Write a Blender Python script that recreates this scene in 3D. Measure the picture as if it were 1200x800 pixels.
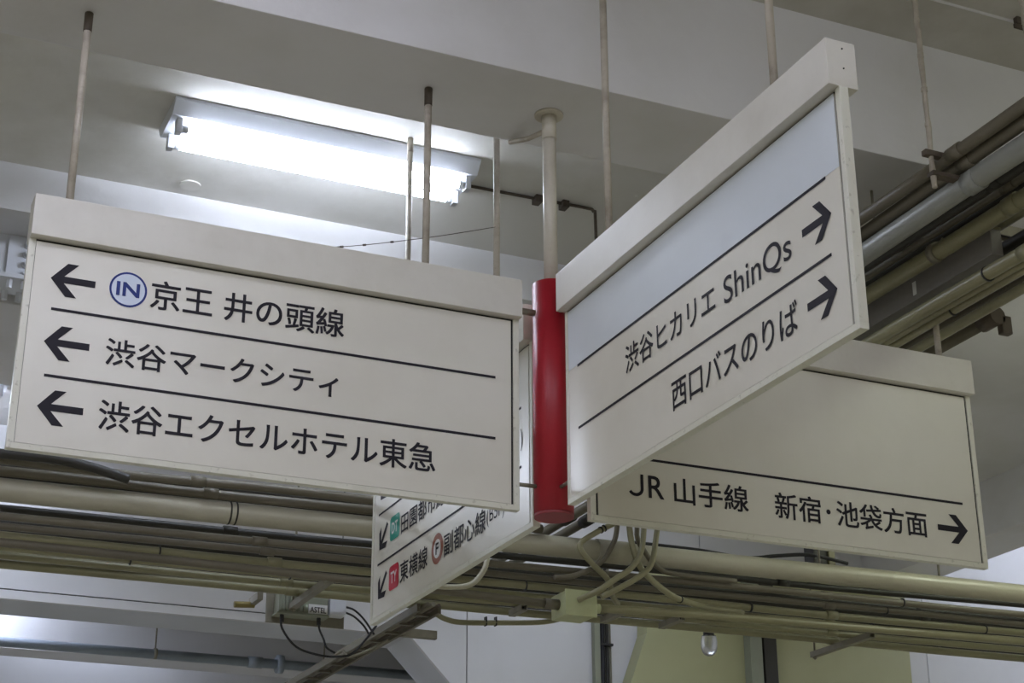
import bpy, bmesh, math, random
from mathutils import Vector, Matrix
random.seed(7)
for o in list(bpy.data.objects): bpy.data.objects.remove(o)
S = bpy.context.scene
COL = S.collection

# ------------------------------------------------------------------ camera
cd = bpy.data.cameras.new('camera'); cam = bpy.data.objects.new('camera', cd); COL.objects.link(cam)
F_ = Vector((0.37802612, 0.84601226, 0.37597805)); R_ = Vector((0.91353244, -0.40675292, -0.00324797)); U_ = Vector((-0.15018235, -0.34469596, 0.92662288))
cam.matrix_world = Matrix(((R_.x, U_.x, -F_.x, -2.14627), (R_.y, U_.y, -F_.y, -4.49578), (R_.z, U_.z, -F_.z, 1.55), (0, 0, 0, 1)))
cd.sensor_fit = 'HORIZONTAL'; cd.sensor_width = 36.0; cd.lens = 36.0 * 1998.14 / 1200.0
cd.clip_start = 0.05; cd.clip_end = 200
S.camera = cam
# ------------------------------------------------------------------ world, exposure
w = bpy.data.worlds.new('hall_air'); S.world = w; w.use_nodes = True
w.node_tree.nodes['Background'].inputs[0].default_value = (0.94, 0.93, 0.82, 1)
w.node_tree.nodes['Background'].inputs[1].default_value = 0.29
S.view_settings.view_transform = 'Standard'; S.view_settings.look = 'None'
S.view_settings.exposure = 0.5; S.view_settings.gamma = 1.0; S.view_settings.use_curve_mapping = False
COOL = (0.77, 0.84, 1.0); PINK = (0.80, 0.82, 1.0); GREEN = (0.93, 1.0, 0.78)
TUBE_F1 = 37; TUBE_NEAR = 52; TUBE_RIGHT = 20; TUBE_LEFT = 55; TUBE_RECESS = 112; TUBE_FAR = 85

# ------------------------------------------------------------------ materials
def srgb(r, g, b):
    f = lambda c: (c / 255 / 12.92) if c / 255 <= 0.04045 else ((c / 255 + 0.055) / 1.055) ** 2.4
    return (f(r), f(g), f(b), 1)
MATS = {}
def paint(name, col, dirt=None, rough=0.55, scale=2.5, amount=0.5, fine=0.0, bump=0.02, metal=0.0, stretch=(1, 1, 1), lo=0.45, hi=0.75):
    """painted surface: base colour, noise-shaped grime patches of its own, fine relief"""
    if name in MATS: return MATS[name]
    m = bpy.data.materials.new(name); m.use_nodes = True; nt = m.node_tree; N = nt.nodes; L = nt.links
    b = N['Principled BSDF']; b.inputs['Roughness'].default_value = rough; b.inputs['Metallic'].default_value = metal
    tc = N.new('ShaderNodeTexCoord'); mp = N.new('ShaderNodeMapping'); mp.inputs['Scale'].default_value = stretch
    L.new(tc.outputs['Object'], mp.inputs['Vector'])
    n = N.new('ShaderNodeTexNoise'); n.inputs['Scale'].default_value = scale; n.inputs['Detail'].default_value = 6; n.inputs['Roughness'].default_value = 0.6
    L.new(mp.outputs[0], n.inputs['Vector'])
    r = N.new('ShaderNodeMapRange'); r.inputs['From Min'].default_value = lo; r.inputs['From Max'].default_value = hi
    r.inputs['To Max'].default_value = amount; L.new(n.outputs['Fac'], r.inputs['Value'])
    mx = N.new('ShaderNodeMix'); mx.data_type = 'RGBA'; mx.inputs[6].default_value = col
    mx.inputs[7].default_value = dirt or (col[0] * .6, col[1] * .6, col[2] * .55, 1)
    L.new(r.outputs[0], mx.inputs[0]); out = mx.outputs[2]
    if fine > 0:
        n2 = N.new('ShaderNodeTexNoise'); n2.inputs['Scale'].default_value = 60; n2.inputs['Detail'].default_value = 4
        L.new(tc.outputs['Object'], n2.inputs['Vector'])
        r2 = N.new('ShaderNodeMapRange'); r2.inputs['From Min'].default_value = .62; r2.inputs['From Max'].default_value = .72; r2.inputs['To Max'].default_value = fine
        L.new(n2.outputs['Fac'], r2.inputs['Value'])
        m2 = N.new('ShaderNodeMix'); m2.data_type = 'RGBA'; L.new(out, m2.inputs[6]); m2.inputs[7].default_value = dirt or (.12, .11, .09, 1)
        L.new(r2.outputs[0], m2.inputs[0]); out = m2.outputs[2]
    L.new(out, b.inputs['Base Color'])
    if bump > 0:
        n3 = N.new('ShaderNodeTexNoise'); n3.inputs['Scale'].default_value = 25; n3.inputs['Detail'].default_value = 5
        L.new(tc.outputs['Object'], n3.inputs['Vector'])
        bp = N.new('ShaderNodeBump'); bp.inputs['Strength'].default_value = bump * 10; bp.inputs['Distance'].default_value = 0.004
        L.new(n3.outputs['Fac'], bp.inputs['Height']); L.new(bp.outputs[0], b.inputs['Normal'])
    MATS[name] = m; return m
def plain(name, col, rough=0.5, metal=0.0): return paint(name, col, rough=rough, metal=metal, amount=0.12, bump=0)
def glow(name, col, strength):
    m = bpy.data.materials.new(name); m.use_nodes = True; nt = m.node_tree
    b = nt.nodes['Principled BSDF']; b.inputs['Base Color'].default_value = (.9, .9, .9, 1)
    b.inputs['Emission Color'].default_value = (*col, 1); b.inputs['Emission Strength'].default_value = strength
    return m
def glass(name):
    m = bpy.data.materials.new(name); m.use_nodes = True
    b = m.node_tree.nodes['Principled BSDF']; b.inputs['Transmission Weight'].default_value = 0.85; b.inputs['Roughness'].default_value = .25
    b.inputs['Base Color'].default_value = (.85, .86, .86, 1); return m

M_CEIL = paint('painted_ceiling', srgb(210, 208, 202), srgb(164, 160, 146), .7, 1.1, .7, bump=.03)
M_BEAM = paint('painted_beam', srgb(211, 210, 211), srgb(166, 163, 152), .6, .9, .45, bump=.03)
M_WALL = paint('wall_panel_paint', srgb(206, 206, 210), srgb(176, 174, 176), .5, .8, .4, bump=.01)
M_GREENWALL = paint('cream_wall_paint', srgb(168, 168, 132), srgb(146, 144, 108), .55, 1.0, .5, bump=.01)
M_FLOOR = paint('concourse_floor', srgb(212, 207, 190), None, .4, 1.5, .4, bump=0)
M_FRAME = paint('sign_frame_paint', srgb(218, 217, 204), srgb(120, 112, 92), .42, 6, .25, fine=.35, bump=.004, lo=.55, hi=.8)
M_HEAD = paint('sign_header_paint', srgb(216, 213, 204), srgb(170, 164, 148), .4, 3.0, .35, fine=.06, bump=.004)
M_FACE = paint('sign_face', srgb(220, 217, 206), srgb(200, 195, 182), .32, 2.0, .5, bump=0)
M_COVER = paint('sign_cover_sheet', srgb(214, 221, 228), srgb(200, 206, 212), .28, 2.0, .4, bump=0)
M_GAP = plain('dark_gap', srgb(34, 32, 34), .7)
M_INK = plain('sign_ink', srgb(44, 42, 49), .6)
M_INK.node_tree.nodes['Principled BSDF'].inputs['Specular IOR Level'].default_value = .15
M_NAVY = plain('navy_ink', srgb(22, 44, 118), .6)
M_BADGEFILL = plain('badge_pale_blue', srgb(206, 216, 232), .4)
M_TEAL = plain('teal_badge', srgb(24, 150, 132), .4)
M_CRIM = plain('crimson_badge', srgb(184, 24, 52), .4)
M_BROWN = plain('brown_badge', srgb(140, 76, 50), .4)
M_WHITE = plain('white_print', srgb(226, 226, 226), .4)
M_RED = paint('red_sleeve_paint', srgb(154, 14, 32), srgb(130, 13, 28), .45, 3, .5, bump=0)
M_REDCAP = plain('red_sleeve_bottom', srgb(138, 52, 58), .5)
M_POLE = paint('pole_paint', srgb(196, 190, 176), srgb(120, 110, 92), .4, 5, .35, fine=.15, bump=.01)
M_ROD = paint('rod_paint', srgb(176, 168, 154), srgb(96, 84, 70), .5, 12, .6, fine=.2, bump=.02)
M_RUST = paint('grimy_iron', srgb(86, 76, 66), srgb(44, 38, 32), .7, 14, .7, bump=.03)
M_PIPE = paint('cream_pipe_paint', srgb(136, 132, 101), srgb(90, 85, 60), .38, 4, .5, fine=.10, bump=.01, stretch=(.35, .35, 1))
M_PIPEW = paint('grey_pipe_paint', srgb(178, 174, 154), srgb(130, 124, 100), .38, 4, .5, fine=.10, bump=.01, stretch=(.35, .35, 1))
M_GREYPIPE = paint('grey_pipe', srgb(142, 144, 138), srgb(104, 104, 96), .38, 4, .5, fine=.10, bump=.01, stretch=(1, .35, 1))
M_PIPEB = paint('brown_dusty_pipe', srgb(102, 96, 80), srgb(66, 60, 48), .5, 4, .6, fine=.15, bump=.02, stretch=(.35, .35, 1))
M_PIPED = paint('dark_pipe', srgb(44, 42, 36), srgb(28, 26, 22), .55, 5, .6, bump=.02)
M_BLUEPIPE = paint('blue_grey_pipe', srgb(134, 144, 156), srgb(100, 106, 114), .4, 5, .5, bump=.01)
M_STRUT = paint('galvanised_strut', srgb(128, 123, 108), srgb(84, 78, 66), .45, 8, .5, metal=.25, bump=.01)
M_BLACK = plain('black_cable', srgb(30, 30, 34), .5)
M_BOXG = paint('pale_green_box', srgb(176, 180, 140), srgb(140, 140, 100), .45, 6, .4, fine=.1, bump=.005)
M_GREYBOX = paint('grey_green_box', srgb(134, 138, 122), None, .5, 6, .3, bump=.005)
M_STEEL = paint('white_steel_paint', srgb(208, 211, 218), srgb(176, 176, 178), .45, 2, .3, bump=.005)
M_METAL = plain('lamp_housing', srgb(214, 218, 226), .35)
M_CAP = plain('lamp_cap', srgb(190, 192, 196), .4)
M_GLASS = glass('clear_globe')
M_YEL = plain('yellow_fitting', srgb(136, 122, 70), .5)
M_DUCT = paint('duct_paint', srgb(128, 124, 120), srgb(104, 100, 94), .5, 3, .4, bump=.005)
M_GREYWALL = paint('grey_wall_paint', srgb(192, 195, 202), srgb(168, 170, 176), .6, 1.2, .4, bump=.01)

# ------------------------------------------------------------------ mesh helpers (world coordinates in, local to the parent out)
def empty(name, loc=(0, 0, 0)):
    o = bpy.data.objects.new(name, None); COL.objects.link(o); o.location = loc; o.empty_display_size = .05; return o
ORI = {}
def origin(o):
    p = Vector((0, 0, 0))
    while o: p += o.location; o = o.parent
    return p
def obj(name, bm, mat, parent=None, smooth=False, base=None):
    o_ = origin(parent) if parent else Vector(base if base else (0, 0, 0))
    bmesh.ops.translate(bm, vec=-o_, verts=bm.verts)
    bmesh.ops.recalc_face_normals(bm, faces=bm.faces)
    me = bpy.data.meshes.new(name); bm.to_mesh(me); bm.free()
    if smooth:
        for p in me.polygons: p.use_smooth = True
    me.materials.append(mat)
    o = bpy.data.objects.new(name, me); COL.objects.link(o)
    if parent: o.parent = parent
    else: o.location = o_
    return o
def tag(o, label=None, cat=None, group=None, kind=None):
    if label: o['label'] = label
    if cat: o['category'] = cat
    if group: o['group'] = group
    if kind: o['kind'] = kind
    return o
def add_box(bm, x0, x1, y0, y1, z0, z1, bev=0.0):
    t = bmesh.new()
    v = [t.verts.new((x, y, z)) for x in (x0, x1) for y in (y0, y1) for z in (z0, z1)]
    for f in ((0, 1, 3, 2), (4, 6, 7, 5), (0, 4, 5, 1), (2, 3, 7, 6), (0, 2, 6, 4), (1, 5, 7, 3)): t.faces.new([v[i] for i in f])
    if bev > 0: bmesh.ops.bevel(t, geom=list(t.edges), offset=bev, segments=2, affect='EDGES', profile=.7)
    me = bpy.data.meshes.new('t'); t.to_mesh(me); t.free(); bm.from_mesh(me); bpy.data.meshes.remove(me)
    return bm
def box(x0, x1, y0, y1, z0, z1, bev=0.0): return add_box(bmesh.new(), x0, x1, y0, y1, z0, z1, bev)
def smooth_path(pts, n=6):
    P = [Vector(p) for p in pts]
    if len(P) < 3: return P
    out = []
    for i in range(len(P) - 1):
        a = P[max(i - 1, 0)]; b = P[i]; c = P[i + 1]; d = P[min(i + 2, len(P) - 1)]
        for k in range(n):
            t = k / n
            out.append(.5 * ((2 * b) + (c - a) * t + (2 * a - 5 * b + 4 * c - d) * t * t + (3 * b - a - 3 * c + d) * t ** 3))
    out.append(P[-1]); return out
def add_tube(bm, pts, r, seg=14, radii=None):
    P = [Vector(p) for p in pts]; rings = []
    up = None
    for i, p in enumerate(P):
        d = (P[min(i + 1, len(P) - 1)] - P[max(i - 1, 0)]).normalized()
        if up is None: up = Vector((0, 0, 1)) if abs(d.z) < .9 else Vector((1, 0, 0))
        s = d.cross(up)
        if s.length < 1e-4: s = d.cross(Vector((0, 1, 0)))
        s.normalize(); u = s.cross(d).normalized(); up = u
        rr = radii[i] if radii else r
        rings.append([bm.verts.new(p + s * math.cos(2 * math.pi * k / seg) * rr + u * math.sin(2 * math.pi * k / seg) * rr) for k in range(seg)])
    for a, b in zip(rings, rings[1:]):
        for k in range(seg): bm.faces.new((a[k], a[(k + 1) % seg], b[(k + 1) % seg], b[k]))
    bm.faces.new(rings[0][::-1]); bm.faces.new(rings[-1]); return bm
def tube(pts, r, seg=14, radii=None): return add_tube(bmesh.new(), pts, r, seg, radii)
def prism(poly, axis, a, b):
    """polygon in the plane perpendicular to axis, extruded from a to b. axis 'y': poly=(x,z); 'x': poly=(y,z); 'z': poly=(x,y)"""
    bm = bmesh.new()
    f = {'y': lambda p, t: (p[0], t, p[1]), 'x': lambda p, t: (t, p[0], p[1]), 'z': lambda p, t: (p[0], p[1], t)}[axis]
    A = [bm.verts.new(f(p, a)) for p in poly]; B = [bm.verts.new(f(p, b)) for p in poly]
    bm.faces.new(A); bm.faces.new(B[::-1])
    n = len(poly)
    for i in range(n): bm.faces.new((A[i], B[i], B[(i + 1) % n], A[(i + 1) % n]))
    return bm
def shade_flat_caps(o):   # smooth sides only
    for p in o.data.polygons: p.use_smooth = len(p.vertices) == 4
    return o
def pipe_obj(name, pts, r, mat, parent=None, seg=14, base=None): return shade_flat_caps(obj(name, tube(pts, r, seg), mat, parent, base=base))

# ================================================================== THE SETTING
def struct(name, bm, mat, label, parent=None):
    o = obj(name, bm, mat, parent); 
    if not parent: tag(o, label, None, None, 'structure')
    return o
ZS = 4.385; ZN = 4.885; ZF = 4.966; ZL = 4.75
struct('floor', box(-10, 12, -10, 8, -.12, 0), M_FLOOR, 'grey concourse floor far below the signs')
# ceilings of the bays
struct('ceiling', box(-10, 12, -10, -.215, ZN, ZN + .2), M_CEIL, 'near painted ceiling in front of the deep beam')
struct('ceiling_bay', box(-10, 2.8, .22, 2.2, ZF, ZF + .12), M_CEIL, 'painted ceiling bay that carries the twin tube lamp')
struct('ceiling_slab', prism([(-10, 2.2), (2.8, 2.2), (2.8, .22), (4.73, .22), (4.73, 5.0), (-10, 5.0)], 'z', ZL, ZF + .12), M_BEAM, 'lowered ceiling slab behind the lamp bay')
struct('ceiling_far', box(4.73, 12, .22, 5.0, 5.3, 5.45), M_CEIL, 'far ceiling right of the side beam')
struct('shade_beam', box(-10, 2.75, 2.62, 3.65, 4.50, ZL, .006), M_BEAM, 'added low beam that darkens the ceiling behind the left sign')  # added beam: its soffit and shadow darken this ceiling and the rack
struct('trim_1', prism([(-.466, ZN), (-.474, ZN - .005), (-.482, ZN)], 'x', -10, 12), M_BEAM, 'thin raised paint ridge along the near ceiling')
# the deep beam the signs hang from
bm = box(-10, 12, -.215, .22, ZS, ZF + .15, .006)
struct('ceiling_beam', bm, M_BEAM, 'deep painted concrete beam above the signs')
struct('side_beam', box(4.73, 5.1, .22, 5.0, 4.40, 5.3, .006), M_BEAM, 'side beam running away at the right edge')
# back wall at y = 5 of panels with open joints; a slanted opening at the lower left
wb = tag(empty('wall_back', (0, 5, 0)), 'white panelled back wall with dark joints', None, None, 'structure')
obj('wall_core', prism([(-10, 3.79), (1.405, 3.79), (5.2, .0), (12, 0), (12, 5.3), (-10, 5.3)], 'y', 5.012, 5.40), M_GAP, wb)
g = .0035
def panel(poly): obj('wall_panel', prism(poly, 'y', 5.0, 5.03), M_WALL, wb)
zt, zj, zo = 5.3, 3.815, 3.762
xs = [-10, -7.6, -5.3, -3.0, .98]
for a, b in zip(xs, xs[1:]): panel([(a + g, zj + g), (b - g, zj + g), (b - g, 4.86 - g), (a + g, 4.86 - g)])
for a, b in zip(xs, xs[1:-1]): panel([(a + g, zo), (b - g, zo), (b - g, zj - g), (a + g, zj - g)])
panel([(-3.0 + g, zo), (.98, zo), (.98, zj - g), (-3.0 + g, zj - g)])
panel([(.985, zo), (1.42, zo), (1.79 - g, 3.392), (1.79 - g, 4.86 - g), (.985, 4.86 - g)])
xr = [1.79, 3.45, 5.21, 6.97, 8.7, 12]
for a, b in zip(xr, xr[1:]): panel([(a + g, 4.86 + g), (b - g, 4.86 + g), (b - g, zt), (a + g, zt)])
panel([(1.79 + g, 3.38), (3.45 - g, 1.72), (3.45 - g, 4.86 - g), (1.79 + g, 4.86 - g)])
panel([(3.45 + g, 1.70), (5.15, 0), (5.21 - g, 0), (5.21 - g, 4.86 - g), (3.45 + g, 4.86 - g)])
for a, b in zip(xr[2:], xr[3:]): panel([(a + g, 0), (b - g, 0), (b - g, 4.86 - g), (a + g, 4.86 - g)])
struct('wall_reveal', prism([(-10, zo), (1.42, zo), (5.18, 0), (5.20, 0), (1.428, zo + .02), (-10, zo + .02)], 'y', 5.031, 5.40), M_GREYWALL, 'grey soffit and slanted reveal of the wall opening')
# recess behind the opening
struct('recess_beam', box(-10, 6, 6.0, 6.25, 3.70, 5.3), M_WALL, 'white beam inside the recess behind the opening')
struct('ceiling_recess', box(-10, 6, 5.4, 6.0, 4.35, 4.5), M_CEIL, 'ceiling of the recess behind the opening')
struct('wall_recess', box(-10, 6, 7.0, 7.2, 0, 5.3), M_WALL, 'lavender wall at the end of the recess')
struct('ceiling_inner', box(-10, 6, 6.25, 7.0, 4.2, 4.4), M_CEIL, 'inner ceiling at the end of the recess')
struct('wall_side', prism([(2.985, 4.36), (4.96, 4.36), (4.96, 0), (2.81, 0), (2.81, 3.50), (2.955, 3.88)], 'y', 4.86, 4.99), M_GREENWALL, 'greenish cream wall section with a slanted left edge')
for nm, x0, x1, mt in (('trim_2', 3.66, 3.75, M_GREYBOX), ('trim_3', 3.765, 3.86, M_PIPED)):
    struct(nm, box(x0, x1, 4.78, 4.86, 0, 4.3, .006), mt, {'trim_2': 'pale upright post on the cream wall section', 'trim_3': 'dark upright post on the cream wall section'}[nm])

# ================================================================== SIGNS
def text_bm(body, font_offset=.006):
    c = bpy.data.curves.new('t', 'FONT'); c.body = body; c.size = 1; c.offset = font_offset; c.fill_mode = 'BOTH'; c.extrude = 0.0; c.resolution_u = 6
    o = bpy.data.objects.new('t', c); COL.objects.link(o)
    bpy.context.view_layer.update()
    me = o.evaluated_get(bpy.context.evaluated_depsgraph_get()).to_mesh()
    bm = bmesh.new(); bm.from_mesh(me)
    bpy.data.objects.remove(o); bpy.data.curves.remove(c)
    return bm
class Plane:
    """a printed plane: u reads left to right, z is up; depth d is how far the print stands proud of the face"""
    def __init__(s, o, udir, nrm): s.o = Vector(o); s.u = Vector(udir); s.n = Vector(nrm)
    def at(s, u, z, d=0): return s.o + s.u * u + Vector((0, 0, z)) + s.n * d
PROUD = .0012
def lettering(pl, body, u0, u1, z0, z1, parent, mat=None, name='lettering', off=.010, d=PROUD):
    bm = text_bm(body, 0)
    bold = off
    src = bpy.data.meshes.new('t'); bm.to_mesh(src); bm.free(); bm = bmesh.new()
    for layer, (dx, dy) in enumerate(((-bold, -bold), (-bold, bold), (bold, -bold), (bold, bold)) if bold > 0 else ((0, 0),)):
        n0 = len(bm.verts); bm.from_mesh(src); bm.verts.ensure_lookup_table()
        for v in bm.verts[n0:]: v.co.x += dx; v.co.y += dy; v.co.z = layer
    bpy.data.meshes.remove(src)
    xs = [v.co.x for v in bm.verts]; ys = [v.co.y for v in bm.verts]
    ax, bx, ay, by = min(xs), max(xs), min(ys), max(ys)
    for v in bm.verts:
        v.co = pl.at(u0 + (v.co.x - ax) / (bx - ax) * (u1 - u0), z0 + (v.co.y - ay) / (by - ay) * (z1 - z0), d + v.co.z * .00016)
    return flat_print(name, bm, pl, mat or M_INK, parent)
def flat_print(name, bm, pl, mat, parent):
    o_ = origin(parent)
    bmesh.ops.translate(bm, vec=-o_, verts=bm.verts)
    for f in bm.faces:
        if f.normal.dot(pl.n) < 0: f.normal_flip()
    me = bpy.data.meshes.new(name); bm.to_mesh(me); bm.free(); me.materials.append(mat)
    o = bpy.data.objects.new(name, me); COL.objects.link(o); o.parent = parent; return o
def poly_print(name, pl, polys, mat, parent, d=PROUD):
    bm = bmesh.new()
    for poly in polys:
        vs = [bm.verts.new(pl.at(u, z, d)) for u, z in poly]; bm.faces.new(vs)
    bm.normal_update()
    bmesh.ops.triangulate(bm, faces=bm.faces, ngon_method='EAR_CLIP')
    bm.normal_update()
    return flat_print(name, bm, pl, mat, parent)
ARROW = [(0, 0), (.044, .0505), (.075, .0505), (.037, .0102), (.124, .0102), (.124, -.0102), (.037, -.0102), (.075, -.0505), (.044, -.0505)]
def arrow(pl, u, z, ang, parent):
    c, s = math.cos(ang), math.sin(ang)
    return poly_print('arrow', pl, [[(u + a * c - b * s, z + a * s + b * c) for a, b in ARROW]], M_INK, parent)
def divider(pl, u0, u1, z, parent): return poly_print('divider_line', pl, [[(u0, z - .0042), (u1, z - .0042), (u1, z + .0042), (u0, z + .0042)]], M_INK, parent)
def ring(pl, u, z, r0, r1, mat, parent, name='badge_ring', d=PROUD, n=40):
    polys = []
    for k in range(n):
        a, b = 2 * math.pi * k / n, 2 * math.pi * (k + 1) / n
        q = [(u + r1 * math.cos(a), z + r1 * math.sin(a)), (u + r1 * math.cos(b), z + r1 * math.sin(b))]
        q += [(u + r0 * math.cos(b), z + r0 * math.sin(b)), (u + r0 * math.cos(a), z + r0 * math.sin(a))] if r0 > 0 else [(u, z)]
        polys.append(q)
    return poly_print(name, pl, polys, mat, parent, d)
def round_rect(u0, u1, z0, z1, r, n=5):
    out = []
    for cx, cz, a0 in ((u1 - r, z1 - r, 0), (u0 + r, z1 - r, 90), (u0 + r, z0 + r, 180), (u1 - r, z0 + r, 270)):
        for k in range(n + 1):
            a = math.radians(a0 + 90 * k / n); out.append((cx + r * math.cos(a), cz + r * math.sin(a)))
    return out

T = .0125; TH = .042; Z0, ZH, ZT = 3.0, 3.6182, 3.7434
def sign(axis, s0, s1, label, gap_hi, rods, ztop):
    """axis 'x': runs along x at y=0; axis 'y': along y at x=0. s0<s1. gap_hi: (gap at s0 side, gap at s1 side)"""
    mid = (s0 + s1) / 2
    e = empty('direction_sign', (mid, 0, Z0) if axis == 'x' else (0, mid, Z0))
    tag(e, label, 'sign')
    def bx(a0, a1, h0, h1, z0, z1, bev=0):
        return box(a0, a1, h0, h1, z0, z1, bev) if axis == 'x' else box(h0, h1, a0, a1, z0, z1, bev)
    hd = obj('header', bx(s0, s1, -TH, TH, ZH, ZT, .0025), M_HEAD, e)
    bw = .019
    bm = bx(s0, s1, -T, T, Z0, Z0 + .017, .0015)
    for a, b in ((s0, s0 + bw), (s1 - bw, s1)):
        t = bx(a, b, -T, T, Z0 + .017, ZH, .0015); me = bpy.data.meshes.new('t'); t.to_mesh(me); t.free(); bm.from_mesh(me); bpy.data.meshes.remove(me)
    obj('frame', bm, M_FRAME, e)
    obj('backing_plate', bx(s0 + bw, s1 - bw, -T * .55, T * .55, Z0 + .015, ZH), M_GAP, e)
    g0, g1 = gap_hi
    fp = obj('face_panel', bx(s0 + bw + g0, s1 - bw - g1, -T + .0008, -T * .5, Z0 + .018, ZH - .007), M_FACE, e)
    obj('rear_panel', bx(s0 + bw + g0, s1 - bw - g1, T * .5, T - .0008, Z0 + .018, ZH - .007), M_FACE, e)
    for s in rods:
        p = lambda z: (s, 0, z) if axis == 'x' else (0, s, z)
        ro = pipe_obj('hanging_rod', [p(ZT - .01), p(ztop(s))], .0115, M_ROD, e, 10)
        zt_ = ztop(s)
        shade_flat_caps(obj('rod_coupling', tube([p(zt_ - .065), p(zt_ - .002)], .0130, 10), M_RUST if axis == 'x' else M_ROD, ro))
    return e, fp, bx
PX = Plane((0, -T + .0008, 0), (1, 0, 0), (0, -1, 0))
PY = Plane((-T + .0008, 0, 0), (0, -1, 0), (-1, 0, 0))
PXc = PX; PYc = PY
# --- sign A, left
A, fa, bxA = sign('x', -1.6197, -.1197, 'white hanging sign at left with three left arrows and a blue round badge', (.0012, .008), (-1.52, -.43), lambda s: ZS)
for z in (3.506, 3.316, 3.127): arrow(PX, -1.551, z, 0, fa)
for z in (3.4145, 3.2175): divider(PX, -1.541, -.199, z, fa)
lettering(PX, '京王', -1.270, -1.090, 3.462, 3.552, fa)
lettering(PX, '井の頭線', -1.056, -.690, 3.462, 3.552, fa)
lettering(PX, '渋谷マークシティ', -1.382, -.702, 3.273, 3.354, fa)
lettering(PX, '渋谷エクセルホテル東急', -1.385, -.393, 3.083, 3.171, fa)
bd = ring(PX, -1.3345, 3.5075, 0, .0525, M_BADGEFILL, A, 'round_badge'); bd['label'] = 'pale blue round badge with navy rim and letters'
ring(PX, -1.3345, 3.5075, .0475, .0535, M_NAVY, bd, 'badge_ring', PROUD + .0006)
lettering(PX, 'IN', -1.368, -1.302, 3.486, 3.529, bd, M_NAVY, 'badge_letters', .022, PROUD + .0006)
# --- sign D, right behind
D, fd, bxD = sign('x', .1185, 1.6185, 'white hanging sign at right behind, one right arrow and black line below its middle', (.008, .008), (.80, 1.513), lambda s: ZS)
arrow(PX, 1.547, 3.1235, math.pi, fd); divider(PX, .199, 1.537, 3.2175, fd)
jc_ = [(.299, 3.166), (.299, 3.118)] + [(.276 + .023 * math.cos(a), 3.1185 + .0205 * math.sin(a)) for a in [math.radians(-d) for d in range(15, 165, 15)]]
jw = .0052; jq = []
for k in range(len(jc_) - 1):
    (a0, b0), (a1, b1) = jc_[k], jc_[k + 1]; m0 = jc_[max(k - 1, 0)]; m1 = jc_[min(k + 2, len(jc_) - 1)]
    n_ = lambda p, q: ((q[1] - p[1]) / math.hypot(q[0] - p[0], q[1] - p[1]), -(q[0] - p[0]) / math.hypot(q[0] - p[0], q[1] - p[1]))
    na, nb = n_(m0, jc_[k + 1]), n_(jc_[k], m1)
    jq.append([(a0 + na[0] * jw, b0 + na[1] * jw), (a1 + nb[0] * jw, b1 + nb[1] * jw), (a1 - nb[0] * jw, b1 - nb[1] * jw), (a0 - na[0] * jw, b0 - na[1] * jw)])
poly_print('lettering', PX, jq, M_INK, fd)
lettering(PX, 'R', .321, .376, 3.093, 3.166, fd, None, 'lettering', .006)
lettering(PX, '山手線', .412, .683, 3.086, 3.172, fd)
lettering(PX, '新宿', .782, .958, 3.081, 3.169, fd)
ring(PX, .987, 3.125, 0, .0085, M_INK, fd, 'middle_dot', PROUD, 16)
lettering(PX, '池袋方面', 1.018, 1.379, 3.081, 3.169, fd)
# --- sign B, coming towards the camera
B, fb, bxB = sign('y', -1.6165, -.1215, 'white hanging sign coming forward at right with two right arrows and bluish blank top', (.008, .0012), (-.408, -1.33), lambda s: ZN if s < -.215 else ZS)
cv = obj('cover_sheet', box(-T + .0002, -T + .0012, -1.6165 + .027, -.1215 - .021, 3.4175, ZH - .007), M_COVER, B); cv['label'] = 'bluish white blank sheet over the top row'
for z in (3.3165, 3.1245): arrow(PY, 1.545, z, math.pi, fb)
for z in (3.414, 3.2155): divider(PY, .203, 1.533, z, fb)
lettering(PY, '渋谷ヒカリエ', .510, 1.012, 3.276, 3.361, fb)
lettering(PY, 'ShinQs', 1.055, 1.372, 3.262, 3.350, fb, None, 'lettering', .003)
lettering(PY, '西口バスのりば', .766, 1.379, 3.080, 3.166, fb)
# --- sign C, going away behind sign A
Cc, fc, bxC = sign('y', .1255, 1.6259, 'white sign half hidden below the left sign with teal, crimson and brown badges', (.008, .008), (.436, 1.325), lambda s: ZF)
ar = math.pi / 4
for z in (3.473, 3.273, 3.081): arrow(PY, -1.537, z, ar, fc)
for z in (3.416, 3.2175): divider(PY, -1.553, -.208, z, fc)
lettering(PY, '田園都市線', -1.300, -.858, 3.275, 3.352, fc)
lettering(PY, ')', -.214, -.199, 3.270, 3.345, fc)
lettering(PY, '東横線', -1.302, -1.023, 3.087, 3.168, fc)
lettering(PY, '副都心線', -.867, -.497, 3.081, 3.162, fc)
lettering(PY, '(B5F)', -.489, -.344, 3.088, 3.152, fc, None, 'lettering', 0.0)
for (u0, u1, z0, z1, mt, tx, lb) in ((-1.421, -1.316, 3.276, 3.370, M_TEAL, 'DT', 'teal square badge with white letters'), (-1.421, -1.316, 3.084, 3.178, M_CRIM, 'TY', 'crimson square badge with white letters')):
    b_ = poly_print('square_badge', PY, [round_rect(u0, u1, z0, z1, .018)], mt, Cc); b_['label'] = lb
    lettering(PY, tx, u0 + .020, u1 - .020, (z0 + z1) / 2 - .022, (z0 + z1) / 2 + .022, b_, M_WHITE, 'badge_letters', .02, PROUD + .0006)
b_ = ring(PY, -.929, 3.129, 0, .0555, M_BROWN, Cc, 'ring_badge'); b_['label'] = 'brown ring badge with a dark letter'
ring(PY, -.929, 3.129, 0, .034, M_WHITE, b_, 'badge_disc', PROUD + .0005)
lettering(PY, 'F', -.942, -.914, 3.108, 3.150, b_, M_INK, 'badge_letters', .02, PROUD + .001)
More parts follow.
